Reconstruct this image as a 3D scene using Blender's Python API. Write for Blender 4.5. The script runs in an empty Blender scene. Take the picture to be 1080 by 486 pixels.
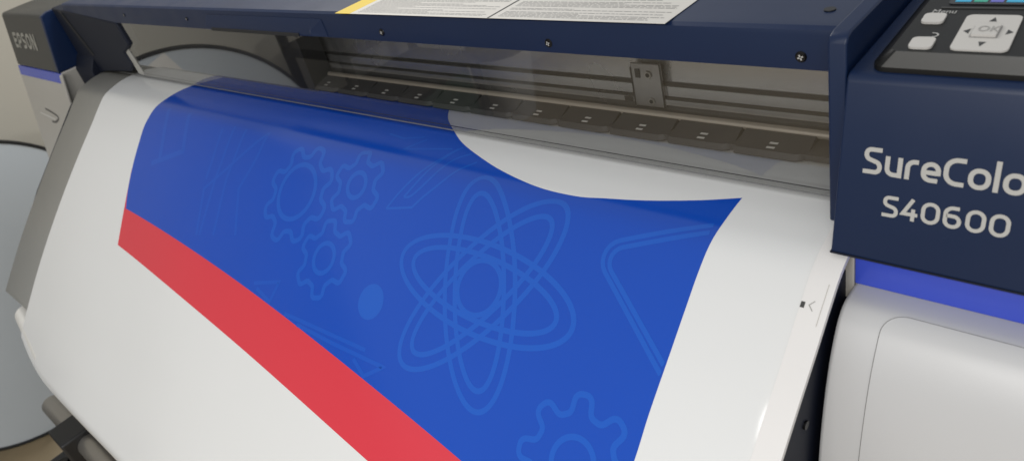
import bpy, bmesh, math, random
from mathutils import Vector, Matrix
random.seed(7)
scene = bpy.context.scene
col = scene.collection
ZO = 0.44                       # printer coordinates sit this far above the floor

# ------------------------------------------------------------------ materials
def mat(name, color, rough=0.5, metal=0.0, spec=0.5, var=0.0, vscale=8.0, bump=0.0, bscale=300.0,
        coat=0.0, rvar=0.0, emit=None, estr=0.0):
    m = bpy.data.materials.new(name); m.use_nodes = True
    nt = m.node_tree; b = nt.nodes['Principled BSDF']
    b.inputs['Base Color'].default_value = (*color, 1)
    b.inputs['Roughness'].default_value = rough
    b.inputs['Metallic'].default_value = metal
    b.inputs['Specular IOR Level'].default_value = spec
    b.inputs['Coat Weight'].default_value = coat
    b.inputs['Coat Roughness'].default_value = 0.08
    tc = nt.nodes.new('ShaderNodeTexCoord')
    if var > 0:
        n = nt.nodes.new('ShaderNodeTexNoise'); n.inputs['Scale'].default_value = vscale
        n.inputs['Detail'].default_value = 5
        nt.links.new(tc.outputs['Object'], n.inputs['Vector'])
        mx = nt.nodes.new('ShaderNodeMix'); mx.data_type = 'RGBA'
        mx.inputs[6].default_value = (*[c * (1 - var) for c in color], 1)
        mx.inputs[7].default_value = (*[min(1, c * (1 + var)) for c in color], 1)
        nt.links.new(n.outputs['Fac'], mx.inputs[0]); nt.links.new(mx.outputs[2], b.inputs['Base Color'])
    if rvar > 0:
        n = nt.nodes.new('ShaderNodeTexNoise'); n.inputs['Scale'].default_value = 14
        n.inputs['Detail'].default_value = 6
        nt.links.new(tc.outputs['Object'], n.inputs['Vector'])
        mr = nt.nodes.new('ShaderNodeMapRange')
        mr.inputs[3].default_value = max(0.02, rough - rvar); mr.inputs[4].default_value = rough + rvar
        nt.links.new(n.outputs['Fac'], mr.inputs[0]); nt.links.new(mr.outputs[0], b.inputs['Roughness'])
    if bump > 0:
        n = nt.nodes.new('ShaderNodeTexNoise'); n.inputs['Scale'].default_value = bscale
        nt.links.new(tc.outputs['Object'], n.inputs['Vector'])
        bp = nt.nodes.new('ShaderNodeBump'); bp.inputs['Strength'].default_value = bump
        bp.inputs['Distance'].default_value = 0.002
        nt.links.new(n.outputs['Fac'], bp.inputs['Height']); nt.links.new(bp.outputs['Normal'], b.inputs['Normal'])
    if emit:
        b.inputs['Emission Color'].default_value = (*emit, 1); b.inputs['Emission Strength'].default_value = estr
    return m

NAVY = mat('navy_paint', (0.0045, 0.016, 0.057), 0.37, spec=.38, var=0.12, vscale=5, bump=0.03, bscale=1100, rvar=0.10)
NAVYD = mat('dark_navy_plastic', (0.007, 0.010, 0.022), 0.55, spec=.3, bump=0.05, bscale=900)
GREYBLK = mat('charcoal_plastic', (0.050, 0.050, 0.047), 0.45, bump=0.05, bscale=700)
PANEL = mat('black_plastic', (0.011, 0.011, 0.011), 0.42, spec=.25, bump=0.08, bscale=1200)
BEZEL = mat('sheen_and_mark_grey', (0.080, 0.078, 0.074), 0.38, bump=0.06, bscale=1200)  # grey carries the panel bevel's painted reflection; also colours the cabinet mark
WHITEP = mat('white_plastic', (0.59, 0.585, 0.585), 0.34, var=0.03, vscale=4, bump=0.04, bscale=900, rvar=0.05)
PADW = mat('button_white', (0.58, 0.555, 0.52), 0.45)
SEAM = mat('seam_dark', (0.12, 0.115, 0.105), 0.7)
BLUEB = mat('blue_band_plastic', (0.05, 0.088, 0.57), 0.22, var=0.06, vscale=6, rvar=0.05)
PLATE = mat('grey_plate', (0.41, 0.40, 0.37), 0.38, var=0.05, vscale=6, bump=0.04, bscale=700, rvar=0.06)
STRIP = mat('edge_strip', (0.80, 0.775, 0.755), 0.4, var=0.02, vscale=10)
BEIGE = mat('beige_plastic', (0.50, 0.475, 0.43), 0.5, var=0.03)
DARKIN = mat('interior_black', (0.012, 0.012, 0.013), 0.5)
RAILM = mat('rail_metal', (0.50, 0.49, 0.475), 0.26, 0.8, var=0.05, vscale=20, rvar=0.06)
RAILB = mat('bracket_metal', (0.36, 0.35, 0.34), 0.34, 0.75, var=0.05, vscale=20)
GROOVE = mat('groove_dark', (0.034, 0.032, 0.030), 0.6)
ROD = mat('brushed_rod', (0.50, 0.44, 0.37), 0.35, 0.5)
BLOCK = mat('roller_block', (0.066, 0.063, 0.063), 0.5, bump=0.05, bscale=600)
MARK = mat('pale_print', (0.62, 0.60, 0.57), 0.5)
TXT = mat('label_ink', (0.30, 0.29, 0.28), 0.6)
MARK2 = mat('pale_key_ink', (0.36, 0.35, 0.33), 0.6)
INKD = mat('dark_ink', (0.04, 0.04, 0.04), 0.5)
LABELW = mat('label_white', (0.66, 0.63, 0.58), 0.4, var=0.02, vscale=20)
LABELY = mat('label_yellow', (0.78, 0.55, 0.02), 0.4)
LETTER = mat('letter_silver', (0.48, 0.47, 0.445), 0.45, var=0.04, vscale=60)
LETTERP = mat('letter_pale', (0.66, 0.64, 0.60), 0.4)
LETTERD = mat('letter_grey', (0.36, 0.35, 0.31), 0.45)
SCREW = mat('black_screw', (0.015, 0.015, 0.016), 0.25, 0.6)
STEEL = mat('steel_bar', (0.42, 0.40, 0.37), 0.33, 0.8, rvar=0.08)
BLACKM = mat('black_metal', (0.014, 0.014, 0.015), 0.45)
TUBE = mat('white_tube', (0.70, 0.68, 0.64), 0.5)
VINYL = mat('white_vinyl', (0.775, 0.773, 0.763), 0.19, spec=.6, var=0.015, vscale=3, bump=0.10, bscale=9, rvar=0.05)
BLUEI = mat('blue_ink', (0.003, 0.068, 0.47), 0.15, spec=.55, var=0.04, vscale=4, rvar=0.04)
LINEI = mat('light_blue_ink', (0.0065, 0.098, 0.53), 0.15, spec=.55)
FAINTI = mat('faint_blue_ink', (0.005, 0.086, 0.512), 0.15, spec=.55)
REDI = mat('red_ink', (0.70, 0.043, 0.066), 0.18, spec=.55, var=0.03, vscale=4, rvar=0.04)
DISC = mat('pale_grey_laminate', (0.57, 0.62, 0.665), 0.42, var=0.05, vscale=3, rvar=0.1)
RIM = mat('black_rim', (0.012, 0.012, 0.013), 0.5)
GLAREW = mat('glare_white', (0.8, 0.78, 0.74), 0.5)
WALL = mat('beige_wall_paint', (0.52, 0.49, 0.42), 0.8, var=0.04, vscale=2, bump=0.12, bscale=180)
FLOOR = mat('tan_floor', (0.42, 0.33, 0.21), 0.45, var=0.22, vscale=7, bump=0.05, bscale=60)
SCREEN = mat('screen_dark', (0.01, 0.012, 0.015), 0.15)
SCRC = [mat('screen_cyan', (0.02, 0.3, 0.5), 0.2, emit=(0.03, 0.45, 0.75), estr=0.18),
        mat('screen_green', (0.02, 0.3, 0.2), 0.2, emit=(0.05, 0.4, 0.35), estr=0.15),
        mat('screen_violet', (0.1, 0.1, 0.4), 0.2, emit=(0.13, 0.16, 0.6), estr=0.18)]
SEATF = mat('black_fabric', (0.012, 0.012, 0.013), 0.85, bump=0.3, bscale=500)
GREENP = mat('dark_green_plastic', (0.015, 0.06, 0.04), 0.5)
CARD = mat('cardboard', (0.42, 0.26, 0.11), 0.8, var=0.1, vscale=12)

def clear_front():
    m = bpy.data.materials.new('clear_acrylic'); m.use_nodes = True
    nt = m.node_tree; nt.nodes.clear()
    out = nt.nodes.new('ShaderNodeOutputMaterial')
    tr = nt.nodes.new('ShaderNodeBsdfTransparent'); tr.inputs['Color'].default_value = (0.83, 0.83, 0.83, 1)
    gl = nt.nodes.new('ShaderNodeBsdfGlossy'); gl.inputs['Roughness'].default_value = 0.02
    gl.inputs['Color'].default_value = (0.95, 0.95, 0.95, 1)
    ge = nt.nodes.new('ShaderNodeNewGeometry')
    dt = nt.nodes.new('ShaderNodeVectorMath'); dt.operation = 'DOT_PRODUCT'
    nt.links.new(ge.outputs['Normal'], dt.inputs[0]); nt.links.new(ge.outputs['Incoming'], dt.inputs[1])
    def mth(op, a, b=0.0):
        m_ = nt.nodes.new('ShaderNodeMath'); m_.operation = op
        if isinstance(a, (int, float)): m_.inputs[0].default_value = a
        else: nt.links.new(a, m_.inputs[0])
        if isinstance(b, (int, float)): m_.inputs[1].default_value = b
        else: nt.links.new(b, m_.inputs[1])
        return m_.outputs[0]
    # Fresnel-like reflectance, the same from either side of the thin sheet
    fo = mth('ADD', mth('MULTIPLY', mth('POWER', mth('SUBTRACT', 1.0, mth('ABSOLUTE', dt.outputs['Value'])), 4.0), .96), .04)
    mp = nt.nodes.new('ShaderNodeMath'); mp.operation = 'MULTIPLY'; mp.inputs[1].default_value = 1.75
    mp.use_clamp = True
    mx = nt.nodes.new('ShaderNodeMixShader')
    nt.links.new(fo, mp.inputs[0]); nt.links.new(mp.outputs[0], mx.inputs[0])
    nt.links.new(tr.outputs[0], mx.inputs[1]); nt.links.new(gl.outputs[0], mx.inputs[2])
    nt.links.new(mx.outputs[0], out.inputs['Surface'])
    return m
def clear_back():
    m = bpy.data.materials.new('clear_acrylic_inner'); m.use_nodes = True
    nt = m.node_tree; nt.nodes.clear()
    out = nt.nodes.new('ShaderNodeOutputMaterial')
    tr = nt.nodes.new('ShaderNodeBsdfTransparent'); tr.inputs['Color'].default_value = (0.96, 0.96, 0.95, 1)
    nt.links.new(tr.outputs[0], out.inputs['Surface'])
    return m
ACRYL, ACRYLB = clear_front(), clear_back()
ACEDGE = mat('acrylic_edge', (0.10, 0.10, 0.10), 0.3); LIPG = mat('acrylic_lip', (0.20, 0.20, 0.20), 0.3)

# ------------------------------------------------------------------ helpers
def link(name, bm, m, parent=None, smooth=None, bevel=0.0, seg=3, mats=None):
    bmesh.ops.recalc_face_normals(bm, faces=bm.faces) if smooth != 'keep' else None
    me = bpy.data.meshes.new(name)
    for v in bm.verts: v.co.z += ZO
    bm.to_mesh(me); bm.free()
    for x in (mats or [m]): me.materials.append(x)
    if smooth is not None:
        for p in me.polygons: p.use_smooth = True
        me.set_sharp_from_angle(angle=math.radians(35 if smooth in (True, 'keep') else smooth))
    o = bpy.data.objects.new(name, me); col.objects.link(o)
    if bevel:
        b = o.modifiers.new('bevel', 'BEVEL'); b.width = bevel; b.segments = seg
        b.limit_method = 'ANGLE'; b.angle_limit = math.radians(35)
        for p in me.polygons: p.use_smooth = True
        me.set_sharp_from_angle(angle=math.radians(60))
    if parent:
        o.parent = parent; o.matrix_parent_inverse = parent.matrix_world.inverted()
    return o
def thing(name, label, cat, loc=(0, 0, 0), group=None):
    o = bpy.data.objects.new(name, None); col.objects.link(o); o.location = loc
    o.matrix_world = Matrix.Translation(loc)
    o['label'] = label; o['category'] = cat
    if group: o['group'] = group
    o.empty_display_size = 0.1
    return o
def tag(o, label, cat):
    o['label'] = label; o['category'] = cat; return o
def box(bm, x0, x1, y0, y1, z0, z1):
    v = [bm.verts.new((x, y, z)) for x in (x0, x1) for y in (y0, y1) for z in (z0, z1)]
    for f in ((0, 1, 3, 2), (4, 6, 7, 5), (0, 4, 5, 1), (2, 3, 7, 6), (0, 2, 6, 4), (1, 5, 7, 3)):
        bm.faces.new([v[i] for i in f])
    return bm
def prism_x(bm, prof, x0, x1):
    a = [bm.verts.new((x0, y, z)) for y, z in prof]; b = [bm.verts.new((x1, y, z)) for y, z in prof]
    n = len(prof); bm.faces.new(a); bm.faces.new(b[::-1])
    for i in range(n): bm.faces.new((a[i], a[(i + 1) % n], b[(i + 1) % n], b[i]))
    return bm
def prism_dir(bm, pts3, d):
    """closed 3-D polygon swept along d"""
    d = Vector(d)
    a = [bm.verts.new(p) for p in pts3]; b = [bm.verts.new(Vector(p) + d) for p in pts3]
    n = len(a); bm.faces.new(a); bm.faces.new(b[::-1])
    for i in range(n): bm.faces.new((a[i], a[(i + 1) % n], b[(i + 1) % n], b[i]))
    return bm
def tube(bm, p, q, r, n=20, r2=None):
    p, q = Vector(p), Vector(q); d = (q - p).normalized()
    u = d.orthogonal().normalized(); w = d.cross(u)
    r2 = r if r2 is None else r2
    A = [bm.verts.new(p + (u * math.cos(t) + w * math.sin(t)) * r) for t in [2 * math.pi * i / n for i in range(n)]]
    B = [bm.verts.new(q + (u * math.cos(t) + w * math.sin(t)) * r2) for t in [2 * math.pi * i / n for i in range(n)]]
    bm.faces.new(A); bm.faces.new(B[::-1])
    for i in range(n): bm.faces.new((A[i], A[(i + 1) % n], B[(i + 1) % n], B[i]))
    return bm
def fillet(pts, r, n=7, closed=False):
    out = []; N = len(pts)
    for i, p in enumerate(pts):
        if not closed and i in (0, N - 1): out.append(tuple(p)); continue
        p = Vector(p); a = Vector(pts[i - 1]); b = Vector(pts[(i + 1) % N])
        da, db = (a - p), (b - p); la, lb = da.length, db.length
        da.normalize(); db.normalize()
        ang = da.angle(db)
        if ang > 3.05: out.append(tuple(p)); continue
        t = min(r / math.tan(ang / 2), la * 0.49 if (closed or i - 1 > 0) else la * 0.95, lb * 0.49 if (closed or i + 1 < N - 1) else lb * 0.95)
        rr = t * math.tan(ang / 2)
        c = p + (da + db).normalized() * (rr / math.sin(ang / 2))
        s = p + da * t - c; e = p + db * t - c
        a0 = math.atan2(s.y, s.x); a1 = math.atan2(e.y, e.x)
        d = (a1 - a0 + math.pi) % (2 * math.pi) - math.pi
        for k in range(n + 1):
            q = a0 + d * k / n; out.append((c.x + rr * math.cos(q), c.y + rr * math.sin(q)))
    return out
def ribbon2d(pts, w, closed=False):
    """quads of a constant-width stroke along a 2-D polyline -> (verts, quads)"""
    V, N = [], len(pts); P = [Vector(p) for p in pts]
    for i in range(N):
        if closed: a, b = P[i - 1], P[(i + 1) % N]
        else: a, b = P[max(0, i - 1)], P[min(N - 1, i + 1)]
        p = P[i]
        t1 = (p - a).normalized() if (p - a).length > 1e-9 else (b - p).normalized()
        t2 = (b - p).normalized() if (b - p).length > 1e-9 else t1
        t = (t1 + t2)
        t = t.normalized() if t.length > 1e-6 else t1
        n = Vector((-t.y, t.x)); k = max(0.5, n.dot(Vector((-t1.y, t1.x))))
        V += [p + n * (w / 2 / k), p - n * (w / 2 / k)]
    Q = [(2 * i, 2 * i + 1, 2 * i + 3, 2 * i + 2) for i in range(N - 1)]
    if closed: Q.append((2 * N - 2, 2 * N - 1, 1, 0))
    return V, Q
def dense(pts, step=0.008, closed=False):
    out = []; N = len(pts); M = N if closed else N - 1
    for i in range(M):
        a, b = Vector(pts[i]), Vector(pts[(i + 1) % N]); k = max(1, int((b - a).length / step))
        for j in range(k): out.append(tuple(a.lerp(b, j / k)))
    if not closed: out.append(tuple(pts[-1]))
    return out
def catmull(pts, n=6):
    out = []
    for i in range(len(pts) - 1):
        p0 = Vector(pts[max(0, i - 1)]); p1 = Vector(pts[i]); p2 = Vector(pts[i + 1]); p3 = Vector(pts[min(len(pts) - 1, i + 2)])
        for k in range(n):
            t = k / n
            out.append(tuple(0.5 * ((2 * p1) + (p2 - p0) * t + (2 * p0 - 5 * p1 + 4 * p2 - p3) * t * t + (3 * p1 - p0 - 3 * p2 + p3) * t ** 3)))
    out.append(tuple(pts[-1]))
    return out
def arc(c, r, a0, a1, n=24):
    return [(c[0] + r * math.cos(math.radians(a0 + (a1 - a0) * i / n)), c[1] + r * math.sin(math.radians(a0 + (a1 - a0) * i / n))) for i in range(n + 1)]
def quads(bm, V3, Q):
    vs = [bm.verts.new(v) for v in V3]
    for q in Q:
        try: bm.faces.new([vs[i] for i in q])
        except ValueError: pass

def fold_rise(x): return .80 * max(0.0, -.70 - x) ** 2      # the lower fold hangs a little askew
# ------------------------------------------------------------------ a curved strip unrolled as (x, s)
class Surf:
    def __init__(self, prof, s_zero=0.0, wave=0.0, tilt=False):
        self.tilt = tilt
        self.p = [Vector(q) for q in prof]; self.s = [0.0]; self.wave = wave
        for a, b in zip(self.p, self.p[1:]): self.s.append(self.s[-1] + (b - a).length)
        self.s = [q - s_zero for q in self.s]
    def yz(self, s):
        S = self.s; i = 0
        lo, hi = 0, len(S) - 2
        while lo < hi:
            mid = (lo + hi + 1) // 2
            if S[mid] <= s: lo = mid
            else: hi = mid - 1
        i = lo
        t = (s - S[i]) / (S[i + 1] - S[i])
        p = self.p[i].lerp(self.p[i + 1], t)
        d0 = (self.p[i + 1] - self.p[i]).normalized()
        j = i + 1 if t > 0.5 else i - 1
        if 0 <= j < len(self.p) - 1:
            d1 = (self.p[j + 1] - self.p[j]).normalized(); d = d0.lerp(d1, abs(t - 0.5)).normalized()
        else: d = d0
        n = Vector((d.y, -d.x))          # (y,z) normal, outward (front / up) when the profile runs forwards and down
        return p, n
    def at(self, x, s, off=0.0):
        p, n = self.yz(s)
        if self.wave:
            k = max(0.0, min(1.0, (s - 0.15) / 0.3))
            off += self.wave * k * (math.sin(x * 5.1 + s * 3.0) * 0.6 + math.sin(x * 11.3 - s * 7.0 + 1.0) * 0.4)
            e = max(0.0, (x - 0.880) / 0.013)
            off -= 0.0018 * e * e * math.exp(-((s - .250) / .030) ** 2)
        q = Vector((x, p.x + n.x * off, p.y + n.y * off))
        if self.tilt:
            k = fold_rise(x) * max(0.0, min(1.0, (s - .55) / .14)); q.y += .69 * k; q.z += .72 * k
        return q
    def poly(self, bm, pts, off, ds=0.008, dx=0.05):
        b2 = bmesh.new()
        vs = [b2.verts.new((x, s, 0)) for x, s in pts]
        f = b2.faces.new(vs); bmesh.ops.triangulate(b2, faces=[f])
        for axis, st in ((1, ds), (0, dx)):
            lo = min(p[axis] for p in pts); hi = max(p[axis] for p in pts)
            k = math.ceil(lo / st)
            while k * st < hi:
                co = [0, 0, 0]; co[axis] = k * st; no = [0, 0, 0]; no[axis] = 1
                bmesh.ops.bisect_plane(b2, geom=b2.verts[:] + b2.edges[:] + b2.faces[:], plane_co=co, plane_no=no, dist=1e-6)
                k += 1
        m = {}
        for v in b2.verts: m[v] = bm.verts.new(self.at(v.co.x, v.co.y, off))
        for f in b2.faces:
            try: bm.faces.new([m[v] for v in f.verts])
            except ValueError: pass
        b2.free()
    def stroke(self, bm, pts, w, off, closed=False, xmax=None):
        pts = [p for i, p in enumerate(pts) if i == 0 or (Vector(p) - Vector(pts[i - 1])).length > 1e-5]
        pts = dense(pts, 0.003, closed)
        V, Q = ribbon2d(pts, w, closed)
        if xmax is not None: V = [Vector((min(v.x, xmax), v.y)) for v in V]
        # four points across, so that the stroke follows the bend of the sheet
        N = len(V) // 2; K = 4
        W_ = [self.at(*V[2 * i].lerp(V[2 * i + 1], j / (K - 1)), off) for i in range(N) for j in range(K)]
        F = []
        for i in range(N if closed else N - 1):
            n = (i + 1) % N
            F += [(i * K + j, n * K + j, n * K + j + 1, i * K + j + 1) for j in range(K - 1)]
        quads(bm, W_, F)

def smooth_prof(key, n=5): return catmull(key, n)
KEY = [(0.02, .957), (-.017, .9572), (-.049, .9525), (-.086, .941), (-.118, .917), (-.147, .892), (-.20, .848), (-.255, .801),
       (-.31, .7525), (-.367, .7005), (-.415, .655), (-.461, .609), (-.531, .536), (-.580, .482)]
core = smooth_prof(KEY)
back = [(0.30 - 0.28 * i / 8, .957) for i in range(8)]
fold = [(-.555 + .035 * math.cos(math.radians(a)), .458 + .035 * math.sin(math.radians(a))) for a in range(148, 281, 12)]
tail = [(-.50, .4225), (-.40, .42), (-.25, .42)]
SHEETP = back + core + fold + tail
slen0 = sum((Vector(b) - Vector(a)).length for a, b in zip(back + core[:1], (back + core[:1])[1:])) + 0.02
SH = Surf(SHEETP, slen0, wave=0.0024, tilt=True)
XL, XR = -.93, .893

# ================================================================== THE SETTING
bm = bmesh.new(); box(bm, -2.42, 4.0, -4.0, 3.0, -.44 - .02, -.44)
fl = link('floor', bm, FLOOR); fl['kind'] = 'structure'
bm = bmesh.new(); box(bm, -2.50, -2.42, -4.0, 3.0, -.44 - .02, 2.3)
wl = link('wall', bm, WALL); wl['kind'] = 'structure'

# ================================================================== THE PRINTER
P = thing('large_format_printer', 'navy and white wide format printer with clear front window and control panel', 'printer', (0, .2, 0))

# --- top cover (lid over the print area)
bm = bmesh.new()
prism_x(bm, [(-.005, 1.1035), (-.005, 1.138), (-.0035, 1.1425), (.001, 1.1455), (.01, 1.1462), (.55, 1.147), (.55, 1.10), (.14, 1.10), (.13, 1.125), (.018, 1.125), (.018, 1.1035)], -1.16, .886)
TC = link('top_cover', bm, NAVY, P, smooth=25)
bm = bmesh.new()
prism_x(bm, [(-.034, .956), (-.034, 1.143), (-.030, 1.1495), (-.022, 1.152), (.55, 1.153), (.55, 1.12), (.02, 1.10), (.02, .956)], .8865, .9030)
link('cover_arm', bm, NAVY, TC, bevel=.002)
# left arm of the cover, stepped
bm = bmesh.new()
armp = [(-1.245, 1.135), (-.829, 1.1034), (-.821, 1.047), (-.845, 1.036), (-.878, 1.024), (-.868, .992), (-.90, .972), (-1.0, .966), (-1.10, .958), (-1.235, .93)]
prism_dir(bm, [(x, -.008, z) for x, z in armp], (0, .03, 0))
link('cover_arm', bm, NAVYD, TC, bevel=.004)
# groove between arm and end housing
bm = bmesh.new(); prism_dir(bm, [(-1.195, -.0095, 1.128), (-1.175, -.0095, 1.128), (-1.10, -.0095, 1.005), (-1.12, -.0095, 1.005)], (0, .001, 0))
link('cover_seam', bm, DARKIN, TC)
# clear window
bm = bmesh.new()
box(bm, -.868, .8862, -.001, .0045, .9625, 1.1240)
bm.faces.ensure_lookup_table()
W = link('window', bm, None, TC, mats=[ACRYL, ACRYLB, ACEDGE], smooth=None)
for p in W.data.polygons:
    n = p.normal
    p.material_index = 0 if n.y < -.5 else 1
bm = bmesh.new(); box(bm, -1.0, .8862, -.0022, -.0011, .9618, .9630); link('window_lip', bm, LIPG, W)
bm = bmesh.new(); box(bm, -.95, .8862, .0080, .0090, .9624, .9632); link('window_lip', bm, INKD, W)
bm = bmesh.new(); prism_dir(bm, [(-.876, -.0030, 1.024), (-.852, -.0030, 1.036), (-.832, -.0030, .968), (-.866, -.0030, .968)], (0, .0015, 0))
link('window_end_trim', bm, PLATE, W)

# --- screws on the lid's front
def screw(x, z, s=.0058):
    bm = bmesh.new(); tube(bm, (x, -.0052, z), (x, -.0068, z), s, 16, s * .8)
    o = link('screw', bm, SCREW, TC, smooth=30)
    bm = bmesh.new()
    for a in (0.4, 0.4 + math.pi / 2):
        c, d = math.cos(a), math.sin(a); L = s * .5; wd = s * .13
        bm.faces.new([bm.verts.new((x + c * u * L - d * v * wd, -.0071, z + d * u * L + c * v * wd)) for u, v in ((-1, -1), (1, -1), (1, 1), (-1, 1))])
    link('screw_slot', bm, LETTER, o)
for x, z in ((.850, 1.1165), (.538, 1.1155), (.212, 1.1175)): screw(x, z)
for x, z in ((-.431, 1.123), (-.754, 1.124)): screw(x, z, .004)
# small oval plug on the lid's top
bm = bmesh.new(); tube(bm, (.861, .036, 1.1465), (.861, .036, 1.1475), .0055, 18); link('plug', bm, DARKIN, TC, smooth=30)
# pull handle
bm = bmesh.new()
prism_x(bm, [(-.0055, 1.136), (-.017, 1.117), (-.018, 1.109), (-.0055, 1.1045)], -.335, .035)
H = link('pull_handle', bm, NAVY, TC, bevel=.002)
bm = bmesh.new()
pts = [(.0330, -.0056, 1.136), (.0330, -.0165, 1.117), (.0330, -.0175, 1.109), (.0330, -.0056, 1.1045), (.064, -.0056, 1.1045), (.062, -.0056, 1.134)]
v = [bm.verts.new(p) for p in pts]
for f in ((0, 1, 5), (1, 2, 4, 5), (2, 3, 4), (0, 3, 2, 1), (0, 5, 4, 3)): bm.faces.new([v[i] for i in f])
link('handle_end', bm, NAVY, H)
bm = bmesh.new(); box(bm, -.31, .0, -.0192, -.0175, 1.1075, 1.1135); link('finger_slot', bm, DARKIN, H)

# --- warning label on the lid
LB = None
def flat(name, m, pts, z, par):
    bm = bmesh.new(); prism_dir(bm, [(x, y, z) for x, y in pts], (0, 0, .0004)); return link(name, bm, m, par)
zl = 1.1466
LB = flat('warning_label', LABELW, [(.155, -.0105), (.709, -.0105), (.712, .26), (.160, .26)], zl + .0003, TC)
flat('yellow_stripe', LABELY, [(.116, -.0105), (.1548, -.0105), (.1598, .26), (.121, .26)], zl + .0003, LB)
flat('divider_line', INKD, [(.449, -.0105), (.4515, -.0105), (.4575, .26), (.455, .26)], zl + .0008, LB)
bm = bmesh.new()
for c0, c1 in ((.168, .440), (.462, .700)):
    y = -.004
    while y < .25:
        x = c0 + (y * .02); end = c1 - (random.random() ** 3) * (c1 - c0) * .75
        if random.random() < .1: y += .004; continue
        while x < end:
            w = random.uniform(.003, .012)
            bm.faces.new([bm.verts.new(p) for p in ((x, y, zl + .0009), (min(x + w, end), y, zl + .0009), (min(x + w, end), y + .0014, zl + .0009), (x, y + .0014, zl + .0009))])
            x += w + .0016
        y += .0037
link('fine_print', bm, TXT, LB)

# --- control housing (right end)
def lean(z): return -.0385 - .242 * (1.115 - z)
HX0, HX1 = .905, 1.46
bm = bmesh.new()
prism_x(bm, [(lean(.9535) + .002, .9505), (lean(.9535), .9535), (lean(1.111), 1.111), (lean(1.111) + .0018, 1.1155), (lean(1.111) + .006, 1.1183), (lean(1.111) + .012, 1.1189), (.12, 1.1225), (.45, 1.124), (.45, .9505)], HX0, HX1)
HS = link('control_housing', bm, NAVY, P, bevel=.0025)
bm = bmesh.new(); prism_x(bm, [(lean(.954) - .0012, .9522), (lean(.954) - .0010, .9540), (lean(.954) + .004, .9540), (lean(.954) + .004, .9522)], HX0 - .0004, HX1); link('lower_trim', bm, NAVYD, HS)

# lettering: single-stroke glyphs, unit cap height
def rr(x0, y0, x1, y1, r): return fillet([(x0, y0), (x1, y0), (x1, y1), (x0, y1)], r, 6, True)
a = .085
G = {
 'S': (.66, [(fillet([(.62, 1 - a), (a, 1 - a), (a, .58), (.575, .43), (.575, a), (.0, a)], .20), False)]),
 'u': (.60, [(fillet([(a, .74), (a, a), (.515, a)], .22) + [], False), ([(.515, .74), (.515, 0)], False)]),
 'r': (.44, [(fillet([(a, 0), (a, .74 - a), (.43, .74 - a)], .22), False)]),
 'e': (.62, [(fillet([(.56, a), (a, a), (a, .655), (.555, .655), (.555, .28)], .23), False), ([(.12, .355), (.56, .355)], False)]),
 'C': (.68, [(fillet([(.67, 1 - a), (a, 1 - a), (a, a), (.67, a)], .34), False)]),
 'o': (.68, [(rr(a, a, .61, .655, .24), True)]),
 'l': (.18, [([(a, 0), (a, 1.06)], False)]),
 '4': (.66, [([(.44, 1.0), (.07, .30), (.66, .30)], False), ([(.475, .56), (.475, 0)], False)]),
 '0': (.74, [(rr(a, a, .66, 1 - a, .30), True)]),
 '6': (.72, [(fillet([(.58, 1 - a), (a, 1 - a), (a, a), (.62, a), (.62, .56), (a + .02, .56)], .27), False)]),
 'E': (.62, [(fillet([(.60, 1 - .12), (.12, 1 - .12), (.12, .12), (.60, .12)], .05), False), ([(.12, .5), (.56, .5)], False)]),
 'P': (.66, [(fillet([(.12, 0), (.12, 1 - .12), (.56, 1 - .12), (.56, .42), (.12, .42)], .16), False)]),
 'Q': (.66, [(fillet([(.58, 1 - .12), (.12, 1 - .12), (.12, .53), (.54, .47), (.54, .12), (.08, .12)], .17), False)]),
 'O': (.74, [(rr(.12, .12, .64, .88, .26), True)]),
 'N': (.74, [([(.12, 0), (.12, 1)], False), ([(.16, .95), (.58, .05)], False), ([(.62, 0), (.62, 1)], False)]),
}
def lettering(name, text, x, z, h, w, m, par, track=.06, xs=1.0, pop=.0006):
    bm = bmesh.new()
    for ch in text:
        adv, strokes = G[ch]
        for k, (pts, cl) in enumerate(strokes):
            V, Q = ribbon2d([(p[0] * xs, p[1]) for p in pts], w, cl)
            V3 = []
            for q in V:
                zz = z + q.y * h
                V3.append((x + q.x * h, lean(zz) - pop - .00008 * k, zz))
            quads(bm, V3, Q)
        x += (adv * xs + track) * h
    o = link(name, bm, m, par)
    return o
lettering('name_lettering', 'SureColor', .9265, 1.0340, .0240, .162, LETTER, HS, track=.088, xs=1.0)
lettering('number_lettering', 'S40600', .9465, .9975, .0195, .165, LETTER, HS, track=.12, xs=1.04)

# control panel on the housing's top
def topz(y): return 1.1190 + .022 * (y + .02)
bm = bmesh.new()
def ring(pts, z): return [bm.verts.new((x, y, topz(y) + z)) for x, y in pts]
o_pts = fillet([(.9215, -.0305), (1.40, -.0305), (1.40, .26), (.9185, .26)], .012, 6, True)
i_pts = fillet([(.9345, -.0238), (1.388, -.0238), (1.388, .25), (.9315, .25)], .007, 6, True)
r0 = ring(o_pts, -.0005); r1 = ring(o_pts, .0045); r2 = ring(i_pts, .0165)
n = len(r0)
for A, B in ((r0, r1), (r1, r2)):
    for i in range(n): bm.faces.new((A[i], A[(i + 1) % n], B[(i + 1) % n], B[i]))
bm.faces.new(r0[::-1])
ft = bm.faces.new(r2)
CP = link('control_panel', bm, BEZEL, HS, smooth=28, mats=[BEZEL, PANEL])
for p in CP.data.polygons:
    p.material_index = 1 if (p.normal.z > .95 or p.normal.x < -.25 or abs(p.normal.z) < .3) else 0  # grey bevel paints its light reflection; left side, top and skirt stay black
PZ = .0165
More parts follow.
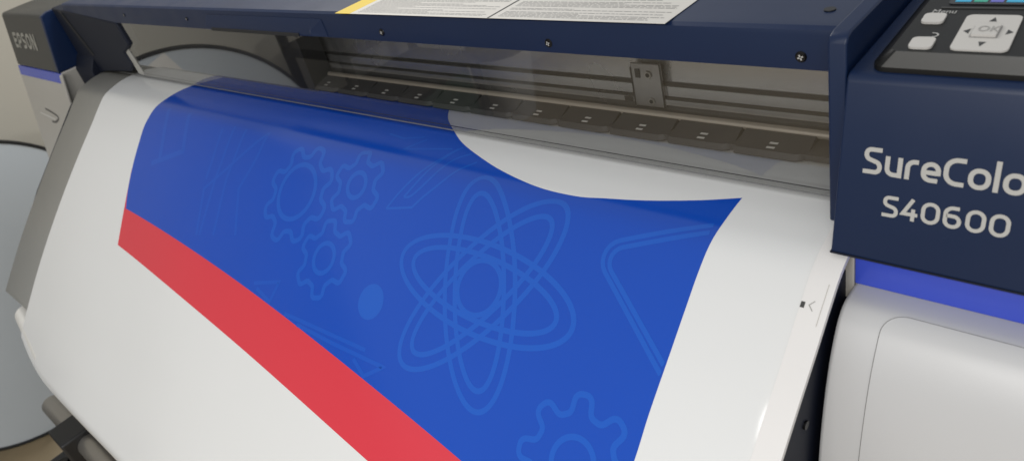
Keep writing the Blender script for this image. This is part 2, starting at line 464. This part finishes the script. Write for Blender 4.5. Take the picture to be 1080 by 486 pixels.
def onpanel(name, m, pts, z, par, th=.0012):
    bm = bmesh.new()
    A = [bm.verts.new((x, y, topz(y) + PZ + z)) for x, y in pts]; B = [bm.verts.new((x, y, topz(y) + PZ + z + th)) for x, y in pts]
    n = len(A); bm.faces.new(A[::-1]); bm.faces.new(B)
    for i in range(n): bm.faces.new((A[i], A[(i + 1) % n], B[(i + 1) % n], B[i]))
    return link(name, bm, m, par, smooth=30)
def rrect(x0, x1, y0, y1, r, sk=0.0): return fillet([(x0, y0), (x1, y0), (x1 - sk, y1), (x0 - sk, y1)], r, 5, True)
onpanel('menu_button', PADW, rrect(.9412, .9588, .0310, .0510, .0045, .0012), .0002, CP, .002)
onpanel('return_button', PADW, rrect(.9468, .9648, -.0195, .0010, .0045, .0012), .0002, CP, .002)
NV = onpanel('navigation_pad', PADW, rrect(.9780, 1.0190, -.0190, .0500, .0055, .0045), .0002, CP, .0015)
kx0, kx1, ky0, ky1 = .9870, 1.0050, .0050, .0270
OKB = onpanel('ok_key', PADW, rrect(kx0, kx1, ky0, ky1, .001, .001), .0018, NV, .0022)
bm = bmesh.new()
V, Q = ribbon2d(rrect(kx0 - .0006, kx1 + .0006, ky0 - .0009, ky1 + .0006, .001, .001), .0011, True)
quads(bm, [(v.x, v.y, topz(v.y) + PZ + .0019) for v in V], Q); link('key_gap', bm, TXT, NV)
def tri(cx, cy, ang, s=.0042):
    p = []
    for k in (0, 1, 2):
        t = ang + k * 2 * math.pi / 3; p.append((cx + s * math.cos(t) * .75, cy + s * 1.35 * math.sin(t)))
    return p
for cx, cy, ang in ((.9955, .0388, math.pi / 2), (.9980, -.0068, -math.pi / 2), (.9822, .0158, math.pi), (1.0118, .0158, 0)):
    onpanel('arrow_mark', INKD, tri(cx, cy, ang), .0016, NV, .0003)
def text_mesh(name, s, x, y, h, z, par, m, sx=1.0):
    cu = bpy.data.curves.new(name, 'FONT'); cu.body = s; cu.size = h; cu.resolution_u = 3
    tmp = bpy.data.objects.new(name + '_tmp', cu); col.objects.link(tmp)
    dg = bpy.context.evaluated_depsgraph_get(); me = bpy.data.meshes.new_from_object(tmp.evaluated_get(dg))
    col.objects.unlink(tmp); bpy.data.objects.remove(tmp)
    bm = bmesh.new(); bm.from_mesh(me); bpy.data.meshes.remove(me)
    for v in bm.verts:
        px, py = x + v.co.x * sx, y + v.co.y; v.co = (px, py, topz(py) + PZ + z)
    return link(name, bm, m, par)
text_mesh('menu_lettering', 'Menu', .9430, .0545, .0118, .0005, CP, LETTER, .75)
text_mesh('ok_lettering', 'OK', .9895, .0110, .0150, .0044, OKB, MARK2, .72)
bm = bmesh.new()
V, Q = ribbon2d([(.9535, .0045), (.9580, .0045)] + arc((.9580, .0090), .0040, -80, 110, 10), .0014)
quads(bm, [(v.x, v.y, topz(v.y) + PZ + .0005) for v in V], Q); link('return_mark', bm, LETTER, CP)
# recessed frame line and the screen
onpanel('panel_ridge', GREYBLK, [(.948, .0655), (1.38, .0655), (1.38, .0675), (.948, .0675)], .0002, CP, .0006)
SCN = onpanel('display_screen', SCREEN, rrect(.951, 1.30, .0740, .235, .004), .0002, CP, .0008)
bx = .9555
for k in range(9):
    w = (.0125, .0105, .0100, .0180)[k % 4]
    onpanel('screen_tile', SCRC[(0, 1, 2, 0)[k % 4]], [(bx, .0785), (bx + w, .0785), (bx + w, .092), (bx, .092)], .0011, SCN, .0002); bx += w + .0022

# --- blue bands, base cabinets
BASEP = [(.30, .904), (-.062, .904)] + catmull([(-.070, .9040), (-.085, .9028), (-.097, .8965), (-.108, .8840), (-.125, .852), (-.142, .80), (-.155, .74), (-.163, .66), (-.165, .50), (-.158, .30), (-.15, .12)], 4)
def base(x0, x1, name):
    bm = bmesh.new(); prism_x(bm, BASEP + [(.30, .12)], x0, x1)
    return link(name, bm, WHITEP, P, bevel=.004, seg=3)
BR = base(.920, 1.46, 'base_cabinet'); 
bm = bmesh.new(); prism_x(bm, [(.30, .9700), (lean(.968) + .004, .9700), (lean(.966), .9660), (lean(.90), .90), (lean(.70), .70), (lean(.50), .50), (-.17, .30), (-.15, .12), (.30, .12)], -1.645, -1.250)
BL = link('base_cabinet', bm, BEIGE, P, bevel=.003)
bm = bmesh.new(); box(bm, .9205, 1.46, -.058, .2, .9042, .9500); link('blue_band', bm, BLUEB, P, bevel=.001)
bm = bmesh.new(); prism_x(bm, [(lean(.942) - .001, .942), (lean(.9695) - .001, .9695), (.1, .9705), (.1, .942)], -1.640, -1.2515); link('blue_band', bm, BLUEB, P)
bm = bmesh.new(); box(bm, .9052, .9203, -.060, .2, .885, .9500); link('corner_panel', bm, BEIGE, P, bevel=.001)
# access door on the right cabinet, a shell 1.2 mm proud with a dark seam
key = [(-.070, .9040), (-.085, .9028), (-.097, .8965), (-.108, .8840), (-.125, .852), (-.142, .80), (-.155, .74), (-.163, .66), (-.165, .50), (-.158, .30), (-.15, .12)]
BS = Surf([(-.055, .9040)] + catmull(key, 6))
bs0 = .015
bm = bmesh.new(); door = fillet([(.9605, .60), (.9605, .0315), (1.44, .0315), (1.44, .60)], .020, 8, True)
BS.poly(bm, door, .0012, .006, .5); DR = link('access_door', bm, WHITEP, BR, smooth=30)
bm = bmesh.new(); BS.stroke(bm, door, .0013, .0007, True); link('door_seam', bm, SEAM, BR, smooth=30)

# --- left end housing
bm = bmesh.new()
prism_x(bm, [(lean(.972), .972), (lean(1.118), 1.118), (lean(1.118) + .006, 1.1245), (.03, 1.127), (.45, 1.13), (.45, .972)], -1.64, -1.272)
HL = link('end_housing', bm, GREYBLK, P, bevel=.003)
bm = bmesh.new()
prism_x(bm, [(lean(.972) - .002, .971), (lean(1.118) - .002, 1.122), (-.02, 1.129), (.45, 1.132), (.45, .971)], -1.2715, -1.255)
link('inner_cheek', bm, NAVY, HL, bevel=.002)
lettering('brand_lettering', 'EPQON', -1.590, 1.026, .046, .21, LETTERD, HL, track=.10, xs=1.22, pop=.0010)
bm = bmesh.new(); prism_x(bm, [(-.03, .90), (-.03, .965), (-.007, 1.00), (.30, 1.00), (.30, .90)], -1.2545, -1.13); link('inner_cheek', bm, NAVYD, P, bevel=.003)
bm = bmesh.new(); prism_x(bm, [(-.105, .86), (-.080, .966), (-.076, .968), (-.072, .968), (-.097, .86)], -1.2495, -1.232); link('corner_panel', bm, BEIGE, P, bevel=.003)
# grey curve and pale streak on the left cabinet's front
def cab(pts, w, off):
    bm = bmesh.new(); V, Q = ribbon2d(pts, w); quads(bm, [(v.x, lean(v.y) - off, v.y) for v in V], Q); return bm
link('grey_curve', cab(catmull([(-1.50, .848), (-1.44, .842), (-1.395, .832), (-1.43, .815), (-1.47, .812)], 5), .006, .0008), BEZEL, BL)
link('pale_streak', cab([(-1.565, .830), (-1.43, .822)], .006, .0006), LETTERP, BL)

# --- platen and after-heater plate that the sheet slides over
HEAT = Surf(back + core[:-4], slen0)
bm = bmesh.new()
x0, x1 = -1.120, .9185
ss = [s for s in HEAT.s if s < .665] + [.665]
rows = [[bm.verts.new(HEAT.at(x, s, -.0035)) for s in ss] for x in (x0, -.5, 0, .5, x1)]
for A, B in zip(rows, rows[1:]):
    for i in range(len(ss) - 1): bm.faces.new((A[i], A[i + 1], B[i + 1], B[i]))
e = HEAT.at(0, .665, -.0035); 
low = [[bm.verts.new((x, e.y + dy, e.z + dz)) for dy, dz in ((.004, -.010), (.03, -.012))] for x in (x0, -.5, 0, .5, x1)]
for k in range(4):
    bm.faces.new((rows[k][-1], low[k][0], low[k + 1][0], rows[k + 1][-1])); bm.faces.new((low[k][0], low[k][1], low[k + 1][1], low[k + 1][0]))
HP = link('heater_plate', bm, PLATE, P, smooth=30)
sol = HP.modifiers.new('thick', 'SOLIDIFY'); sol.thickness = .003; sol.offset = -1 if HP.data.polygons[0].normal.z > 0 else 1
# raised white edge strip at the right of the sheet
bm = bmesh.new()
def strip(xa, xb, sa, sb, off):
    S_ = [sa + (sb - sa) * i / 60 for i in range(61)]
    A = [[bm.verts.new(SH.at(x, s, off) if False else HEAT.at(x, s, off)) for s in S_] for x in (xa, xb)]
    for i in range(60): bm.faces.new((A[0][i], A[0][i + 1], A[1][i + 1], A[1][i]))
    lo = [[bm.verts.new(HEAT.at(x, s, -.003)) for s in S_] for x in (xa, xb)]
    for i in range(60):
        bm.faces.new((A[1][i], A[1][i + 1], lo[1][i + 1], lo[1][i])); bm.faces.new((lo[0][i], lo[0][i + 1], A[0][i + 1], A[0][i]))
strip(.8932, .9200, .03, .66, .0026)
ES = link('edge_strip', bm, STRIP, P, smooth=30)
def strip_mark(name, m, pts):
    bm = bmesh.new(); HEAT.poly(bm, pts, .0030, .01, .5); return link(name, bm, m, ES)
s0 = .128
strip_mark('edge_mark', GREYBLK, [(.8935, s0), (.8975, s0), (.8975, s0 + .006), (.8935, s0 + .006)])
bm = bmesh.new(); HEAT.stroke(bm, [(.9060, s0 - .003), (.9015, s0 + .002), (.9060, s0 + .007)], .0009, .0030); link('edge_mark', bm, MARK2, ES)
bm = bmesh.new(); HEAT.stroke(bm, [(.9135, s0 - .022), (.9135, s0 + .020)], .0006, .0030); link('edge_mark', bm, BEIGE, ES)
# dark side frame below the plate, seen in the gap
bm = bmesh.new()
prism_x(bm, [(.30, .935), (-.03, .935), (-.11, .900), (-.30, .735), (-.44, .600), (-.44, .30), (.30, .12)], .880, .9125)
SF = link('side_frame', bm, NAVYD, P, bevel=.003)
bm = bmesh.new(); tube(bm, (.9165, -.205, .775), (.9165, -.150, .700), .004, 10); tube(bm, (.9165, -.205, .775), (.9165, -.26, .755), .003, 10); link('cable', bm, BLACKM, SF, smooth=True)
bm = bmesh.new(); tube(bm, (.9125, -.165, .80), (.9150, -.165, .80), .005, 12); link('screw', bm, SCREW, SF, smooth=30)
bm = bmesh.new()
prism_x(bm, [(.30, .935), (-.03, .935), (-.11, .895), (-.30, .73), (-.44, .590), (-.40, .30), (.30, .12)], -1.19, -1.125)
link('side_frame', bm, NAVYD, P, bevel=.003)
# body under and behind the platen
bm = bmesh.new(); box(bm, -1.19, .88, .02, .50, .25, .935); link('chassis', bm, DARKIN, P)
bm = bmesh.new(); box(bm, -1.25, .904, .34, .55, .93, 1.098); link('rear_housing', bm, NAVY, P)

# --- inside: carriage rail, grooves, rod, roller blocks
bm = bmesh.new(); prism_x(bm, [(.112, .968), (.110, .984), (.110, 1.098), (.135, 1.098), (.135, .968)], -1.12, .903)
RL = link('carriage_rail', bm, RAILM, P)
def rail_strip(z0, z1, m, y=.1085, name='rail_groove'):
    bm = bmesh.new(); box(bm, -1.12, .903, y, y + .003, z0, z1); return link(name, bm, m, RL)
rail_strip(1.0145, 1.0180, GROOVE); rail_strip(.9975, 1.0000, GROOVE); rail_strip(.9845, .9885, GROOVE)
bm = bmesh.new(); box(bm, -1.12, .903, .104, .110, 1.0005, 1.0140); link('rail_step', bm, RAILM, RL)
bm = bmesh.new(); box(bm, -1.12, .903, .100, .110, .9890, .9970); link('rail_step', bm, RAILM, RL)
bm = bmesh.new(); tube(bm, (-1.12, .0900, .9795), (.903, .0900, .9795), .0050, 16); link('guide_rod', bm, ROD, P, smooth=True)
# added dark panel hiding the rail's left end, so window reflections dominate
bm = bmesh.new(); box(bm, -1.12, -.14, .048, .098, .9600, 1.098); link('added_dark_panel', bm, DARKIN, P, bevel=.003)
# bracket on the rail
bm = bmesh.new(); box(bm, .574, .619, .0994, .1035, .9850, 1.045)
bk = link('rail_bracket', bm, RAILB, RL)
bm = bmesh.new(); box(bm, .5732, .5750, .0984, .0990, .985, 1.04); link('bracket_edge', bm, GROOVE, bk)
bm = bmesh.new(); box(bm, .6185, .6205, .0984, .0990, .985, 1.05); link('bracket_edge', bm, GROOVE, bk)
for z, r_ in ((1.031, .0058), (.9935, .0052)):
    bm = bmesh.new(); tube(bm, (.601, .0988, z), (.601, .0968, z), r_, 6, r_ * .9); o = link('bolt', bm, STEEL, bk)
    bm = bmesh.new(); tube(bm, (.601, .0967, z), (.601, .0962, z), r_ * .55, 6); link('bolt_socket', bm, DARKIN, o)
bm = bmesh.new(); box(bm, .581, .588, .0980, .0989, 1.026, 1.038); link('bracket_slot', bm, GROOVE, bk)
bm = bmesh.new(); box(bm, .557, .5705, .0990, .1000, .9895, .9965); link('bracket_slot', bm, GROOVE, bk)
# pinch roller blocks
proto = None
bx = .793
blocks = []
bmh = bmesh.new()
wb = .0425
prof = [(.0500, .9640), (.0480, .9665), (.0530, .9720), (.0800, .9790), (.0990, .9800), (.0990, .9640)]
vs0 = []
def blk_mesh():
    bm = bmesh.new()
    secs = [(-wb, 0.0), (-wb + .006, -.0), (wb - .012, .0), (wb - .004, .004), (wb, .010)]
    rows = []
    for x, cut in secs:
        rows.append([bm.verts.new((x, y + (cut if y < .06 else 0), z)) for y, z in prof])
    n = len(prof)
    for A, B in zip(rows, rows[1:]):
        for i in range(n): bm.faces.new((A[i], A[(i + 1) % n], B[(i + 1) % n], B[i]))
    bm.faces.new(rows[0]); bm.faces.new(rows[-1][::-1])
    return bm
b0 = link('roller_block', blk_mesh(), BLOCK, None, smooth=30)
bm = bmesh.new()
for dz, dx in ((.0, .0), (.0023, .0010)):
    y0 = .0560 + dz * 3.2; z0 = .9735 + dz * .75
    bm.faces.new([bm.verts.new(p) for p in ((-.0055 + dx, y0, z0), (.0045 + dx, y0, z0), (.0052 + dx, y0 + .0030, z0 + .0008), (-.0048 + dx, y0 + .0030, z0 + .0008))])
m0 = link('roller_mark', bm, MARK, None)
for k in range(20):
    x = .783 - .0895 * k
    if k == 0: o, q = b0, m0
    else:
        o = b0.copy(); q = m0.copy(); col.objects.link(o); col.objects.link(q)
    o.location = (x, 0, 0); o.parent = P; o.matrix_parent_inverse = P.matrix_world.inverted()
    q.location = (0, 0, 0); q.parent = o
bm = bmesh.new(); box(bm, -1.1, .903, .056, .099, .9640, .9720); link('roller_carrier', bm, BLOCK, P)

# --- take-up unit
bm = bmesh.new(); tube(bm, (-1.085, -.590, .205), (.95, -.590, .205), .030, 28)
TB = link('take_up_bar', bm, STEEL, P, smooth=True)
bm = bmesh.new(); tube(bm, (-1.0865, -.590, .205), (-1.0855, -.590, .205), .0225, 24); link('bar_end', bm, GREYBLK, TB, smooth=30)
bm = bmesh.new(); box(bm, -.905, -.80, -.645, -.545, .150, .250); box(bm, -.89, -.82, -.62, -.57, -.40, .152)
link('take_up_bracket', bm, BLACKM, P, bevel=.006)
bm = bmesh.new(); box(bm, -1.0, -.79, -.70, -.55, .085, .118); link('bracket_foot', bm, BLACKM, P, bevel=.008)
bm = bmesh.new(); tube(bm, (-.87, -.66, .135), (-.87, -.66, .170), .014, 14); link('clamp_knob', bm, SCREW, P, smooth=30)
# --- stand
for x in (-1.35, 1.15):
    bm = bmesh.new(); box(bm, x - .05, x + .05, .04, .14, -.40, .122); box(bm, x - .05, x + .05, -.62, .52, -.435, -.36)
    link('stand_leg', bm, BLACKM, P, bevel=.006)
bm = bmesh.new(); box(bm, -1.30, 1.10, .06, .12, -.25, -.17); link('stand_beam', bm, BLACKM, P, bevel=.004)

# ================================================================== THE PRINTED SHEET
bm = bmesh.new()
ss = SH.s; xs = [XL + (XR - XL) * i / 48 for i in range(49)]
xs = sorted(set(xs + [XR - .0025 * q for q in range(1, 9)]))
rows = [[bm.verts.new(SH.at(x, min(s, ss[-1] - 1e-5))) for s in ss] for x in xs]
for A, B in zip(rows, rows[1:]):
    for i in range(len(ss) - 1): bm.faces.new((A[i], B[i], B[i + 1], A[i + 1]))
SHT = link('printed_sheet', bm, VINYL, None, smooth=True)
tag(SHT, 'glossy white sheet printed with blue field and red stripe, hanging from the printer', 'printed sheet')
# blue field
left = catmull([(-.585, .002), (-.606, .05), (-.624, .098), (-.634, .14), (-.626, .187), (-.613, .232), (-.592, .285), (-.568, .325)], 6)
low = [(-.568 + 1.338 * i / 40, .3605 + .0929 * (-.568 + 1.338 * i / 40) + .0533 * (-.568 + 1.338 * i / 40) ** 2) for i in range(41)]
rt = catmull([(.770, .4636), (.7755, .40), (.779, .336), (.7785, .285), (.7795, .222), (.780, .169), (.7815, .115), (.7855, .065), (.788, .025)], 5)
tp = catmull([(.788, .025), (.746, .041), (.683, .058), (.629, .068), (.589, .074), (.526, .073), (.453, .060), (.389, .041), (.338, .021), (.293, -.006), (.250, -.036), (.222, -.068)], 5)
bt = [(.10, -.085), (-.25, -.085), (-.47, -.075)] + catmull([(-.52, -.062), (-.555, -.035), (-.585, .002)], 4)
blue = left[:-1] + low[:-1] + rt[:-1] + tp + bt[:-1]
bm = bmesh.new(); SH.poly(bm, blue, .00018, .003); link('blue_field', bm, BLUEI, SHT, smooth=True)
redlow = [(q, .450 + .0978 * q + .026 * q * q) for q in [.80 - 1.345 * i / 40 for i in range(41)]]
red = [(-.613, .236), (-.596, .262), (-.575, .295), (-.555, .318)] + [(q[0], q[1] - .003) for q in low[2:]] + redlow
bm = bmesh.new(); SH.poly(bm, red, .00010); link('red_stripe', bm, REDI, SHT, smooth=True)

EPS = [.00026]
def motif(name, strokes, w, m=None):
    bm = bmesh.new()
    for pts, cl in strokes:
        SH.stroke(bm, pts, w, EPS[0], cl, xmax=.7775); EPS[0] += .000003
    return link(name, bm, m or LINEI, SHT, smooth='keep')
def ell(c, a_, b_, ang, n=72):
    t = math.radians(ang); out = []
    for i in range(n):
        q = 2 * math.pi * i / n; u, v = a_ * math.cos(q), b_ * math.sin(q)
        out.append((c[0] + u * math.cos(t) - v * math.sin(t), c[1] + u * math.sin(t) + v * math.cos(t)))
    return out
def gear(c, R, r, n, ph, duty=.5):
    pts = []
    for k in range(n):
        t0 = math.radians(ph) + 2 * math.pi * k / n; h = math.pi / n
        for da, rad in ((-.62, r), (-.36, R), (.36, R), (.62, r)):
            pts.append((c[0] + rad * math.cos(t0 + da * h), c[1] + rad * math.sin(t0 + da * h)))
    return fillet(pts, R * .12, 4, True)
c = (.495, .222)
motif('atom_outline', [(ell(c, .1585, .0585, a_), True) for a_ in (65, 124.5, 3)] + [(ell(c, .1330, .0410, a_), True) for a_ in (65, 124.5, 3)] + [(ell(c, .0365, .0365, 0), True)], .0072)
motif('gear_outline', [(gear((.035, .178), .088, .067, 8, 12), True), (ell((.030, .175), .049, .049, 0), True)], .0088)
motif('gear_outline', [(gear((.180, .138), .060, .042, 6, 17), True), (ell((.179, .136), .021, .021, 0), True)], .0080)
motif('gear_outline', [(gear((.167, .263), .064, .046, 6, 14), True), (ell((.167, .262), .0245, .0245, 0), True)], .0080)
motif('gear_outline', [(gear((.709, .368), .076, .054, 8, -99), True), (ell((.709, .368), .028, .028, 0), True)], .0072)
motif('triangle_outline', [(fillet([(.7775, .0715), (.640, .131), (.7775, .243)], .024), False), (fillet([(.7775, .0815), (.655, .134), (.7775, .2325)], .018), False)], .0058)
motif('pencil_outline', [(catmull([(.345, .036), (.32, .076), (.289, .119), (.276, .14), (.266, .158)], 3), False), ([(.266, .158), (.319, .146)] + catmull([(.336, .125), (.36, .099), (.378, .074), (.399, .054)], 3), False),
                         (catmull([(.351, .032), (.339, .05), (.319, .093), (.295, .134)], 4), False), (catmull([(.295, .134), (.310, .129), (.335, .097), (.355, .058), (.377, .041)], 4), False),
                         ([(.334, .039), (.241, .058), (.269, .030)], False), ([(.180, .033), (.220, .037), (.258, .025)], False)], .0036)
bm = bmesh.new(); SH.poly(bm, ell((.307, .295), .0265, .0265, 0, 40), .00028); link('blue_dot', bm, LINEI, SHT, smooth=True)
motif('arrow_outline', [([(-.103, .284), (-.150, .202), (-.129, .136), (-.125, .088), (-.153, .111), (-.271, .224), (-.234, .313)], False),
                        ([(-.249, .088), (-.244, .199), (-.223, .311)], False), ([(-.290, .100), (-.278, .205)], False), ([(-.205, .089), (-.205, .192), (-.175, .300)], False)], .0065, FAINTI)
motif('book_outline', [([(-.552, .083), (-.500, .197)], False), ([(-.452, .083), (-.413, .166), (-.529, .212)], False)], .012, FAINTI)
motif('ruler_outline', [([(.119, .368), (.236, .364), (.331, .361)], False), ([(.160, .3745), (.262, .374), (.377, .371), (.345, .395), (.313, .380)], False)], .0062, FAINTI)
motif('star_outline', [([(.007, .346), (.076, .326), (.069, .362), (.020, .352)], False)], .0062, FAINTI)

# paper tube inside the lower fold
bm = bmesh.new(); 
k0, k1 = .070, .018
tube(bm, (-1.005, -.555 + .69 * k0, .458 + .72 * k0), (-.80, -.555 + .69 * k1, .458 + .72 * k1), .0335, 32)
TBE = link('paper_tube', bm, TUBE, None, smooth=30)
tag(TBE, 'white paper tube in the lower fold of the printed sheet, its end sticking out', 'tube')

# ================================================================== THE ROUND PANEL
dc = Vector((-2.092, -.448, .153)); phi = .294; nrm = Vector((math.cos(phi), math.sin(phi), 0)); tan = Vector((-math.sin(phi), math.cos(phi), 0))
RP = thing('round_panel', 'big round pale grey panel with black rim, standing upright beside the wall', 'round panel', (dc.x, dc.y, 0))
def dpt(r, t, d): return dc + tan * (r * math.cos(t)) + Vector((0, 0, 1)) * (r * math.sin(t)) + nrm * d
NN = 96
bm = bmesh.new()
A = [bm.verts.new(dpt(.585, 2 * math.pi * i / NN, .004)) for i in range(NN)]; B = [bm.verts.new(dpt(.585, 2 * math.pi * i / NN, -.018)) for i in range(NN)]
bm.faces.new(A); bm.faces.new(B[::-1])
for i in range(NN): bm.faces.new((A[i], A[(i + 1) % NN], B[(i + 1) % NN], B[i]))
link('face', bm, DISC, RP)
bm = bmesh.new(); R0 = .590; rr_ = .0085
grid = [[bm.verts.new(dpt(R0 + q[0], 2 * math.pi * i / NN, q[1])) for q in [(rr_ * math.cos(t), -.006 + 2.2 * rr_ * math.sin(t)) for t in [2 * math.pi * j / 12 for j in range(12)]]] for i in range(NN)]
for i in range(NN):
    for j in range(12): bm.faces.new((grid[i][j], grid[(i + 1) % NN][j], grid[(i + 1) % NN][(j + 1) % 12], grid[i][(j + 1) % 12]))
link('rim', bm, RIM, RP, smooth=True)
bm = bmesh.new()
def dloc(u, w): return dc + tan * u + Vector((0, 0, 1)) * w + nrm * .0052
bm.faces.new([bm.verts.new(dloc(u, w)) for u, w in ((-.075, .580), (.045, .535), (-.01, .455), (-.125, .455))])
link('glare_patch', bm, GLAREW, RP)  # lamp glare painted on the disc as a flat white patch

# ================================================================== BESIDE THE WALL (mirrored in the window and the rail)
T = thing('storage_trolley', 'black two-shelf trolley on castors by the wall, mirrored dimly in the printer window', 'trolley', (-2.05, -1.55, 0))
def zf(z): return z - ZO
for z in (.12, .52, .86):
    bm = bmesh.new(); box(bm, -2.32, -1.80, -1.95, -1.15, zf(z), zf(z + .05)); link('shelf', bm, BLACKM, T, bevel=.004)
for x in (-2.30, -1.82):
    for y in (-1.93, -1.17):
        bm = bmesh.new(); box(bm, x - .02, x + .02, y - .02, y + .02, zf(.08), zf(1.0)); link('post', bm, BLACKM, T, bevel=.003)
        bm = bmesh.new(); tube(bm, (x, y - .012, zf(.04)), (x, y + .012, zf(.04)), .04, 16); link('castor', bm, SEATF, T, smooth=30)
bm = bmesh.new(); prism_x(bm, [(-1.92, zf(.17)), (-1.90, zf(.50)), (-1.55, zf(.47)), (-1.52, zf(.17))], -2.28, -1.84)
B1 = link('storage_crate', bm, GREENP, None, bevel=.01); tag(B1, 'dark green crate on the lower shelf of the black trolley', 'crate')
WB = thing('waste_bin', 'white tapered bin with dark lining on the floor near the wall, mirrored in the window', 'bin', (-2.0, -2.3, 0))
bm = bmesh.new(); tube(bm, (-2.0, -2.3, zf(.0)), (-2.0, -2.3, zf(.42)), .14, 28, .19); link('bucket', bm, TUBE, WB, smooth=30)
bm = bmesh.new(); tube(bm, (-2.0, -2.3, zf(.421)), (-2.0, -2.3, zf(.47)), .195, 28, .17); link('liner', bm, SEATF, WB, smooth=30)

# ================================================================== LIGHT, WORLD, CAMERA
w = bpy.data.worlds.new('World'); scene.world = w; w.use_nodes = True
bg = w.node_tree.nodes['Background']; bg.inputs['Color'].default_value = (.95, .98, 1.0, 1); bg.inputs['Strength'].default_value = .49
def lamp(name, loc, sx, sy, e, colr=(1, .985, .96)):
    l = bpy.data.lights.new(name, 'AREA'); l.shape = 'RECTANGLE'; l.size = sx; l.size_y = sy; l.energy = e; l.color = colr
    o = bpy.data.objects.new(name, l); col.objects.link(o); o.location = (loc[0], loc[1], loc[2] + ZO); return o
lamp('ceiling_lamp', (1.5, -1.75, 2.25), 1.2, .6, 24)
lamp('ceiling_lamp', (1.0, -3.3, 2.25), 1.2, .6, 69)
lamp('ceiling_lamp', (-.75, .7, 2.25), 1.2, .6, 25)

cam = bpy.data.cameras.new('camera'); co = bpy.data.objects.new('camera', cam); col.objects.link(co)
R = ((.73382, .20695, -.64706), (.63689, -.54101, .54925), (-.23640, -.81516, -.52881))   # world axes in (right, down, forward)
M = Matrix(((R[0][0], -R[0][1], -R[0][2], 1.13877), (R[1][0], -R[1][1], -R[1][2], -.65449), (R[2][0], -R[2][1], -R[2][2], 1.41970 + ZO), (0, 0, 0, 1)))
co.matrix_world = M
cam.sensor_width = 36; cam.lens = 36 * 784.8 / 1080; cam.clip_start = .02; cam.clip_end = 60
cam.dof.use_dof = True; cam.dof.focus_distance = .95; cam.dof.aperture_fstop = 7
scene.camera = co
scene.view_settings.view_transform = 'Standard'; scene.view_settings.look = 'None'
scene.view_settings.exposure = 0; scene.view_settings.gamma = 1
scene.cycles.max_bounces = 8; scene.cycles.transparent_max_bounces = 12
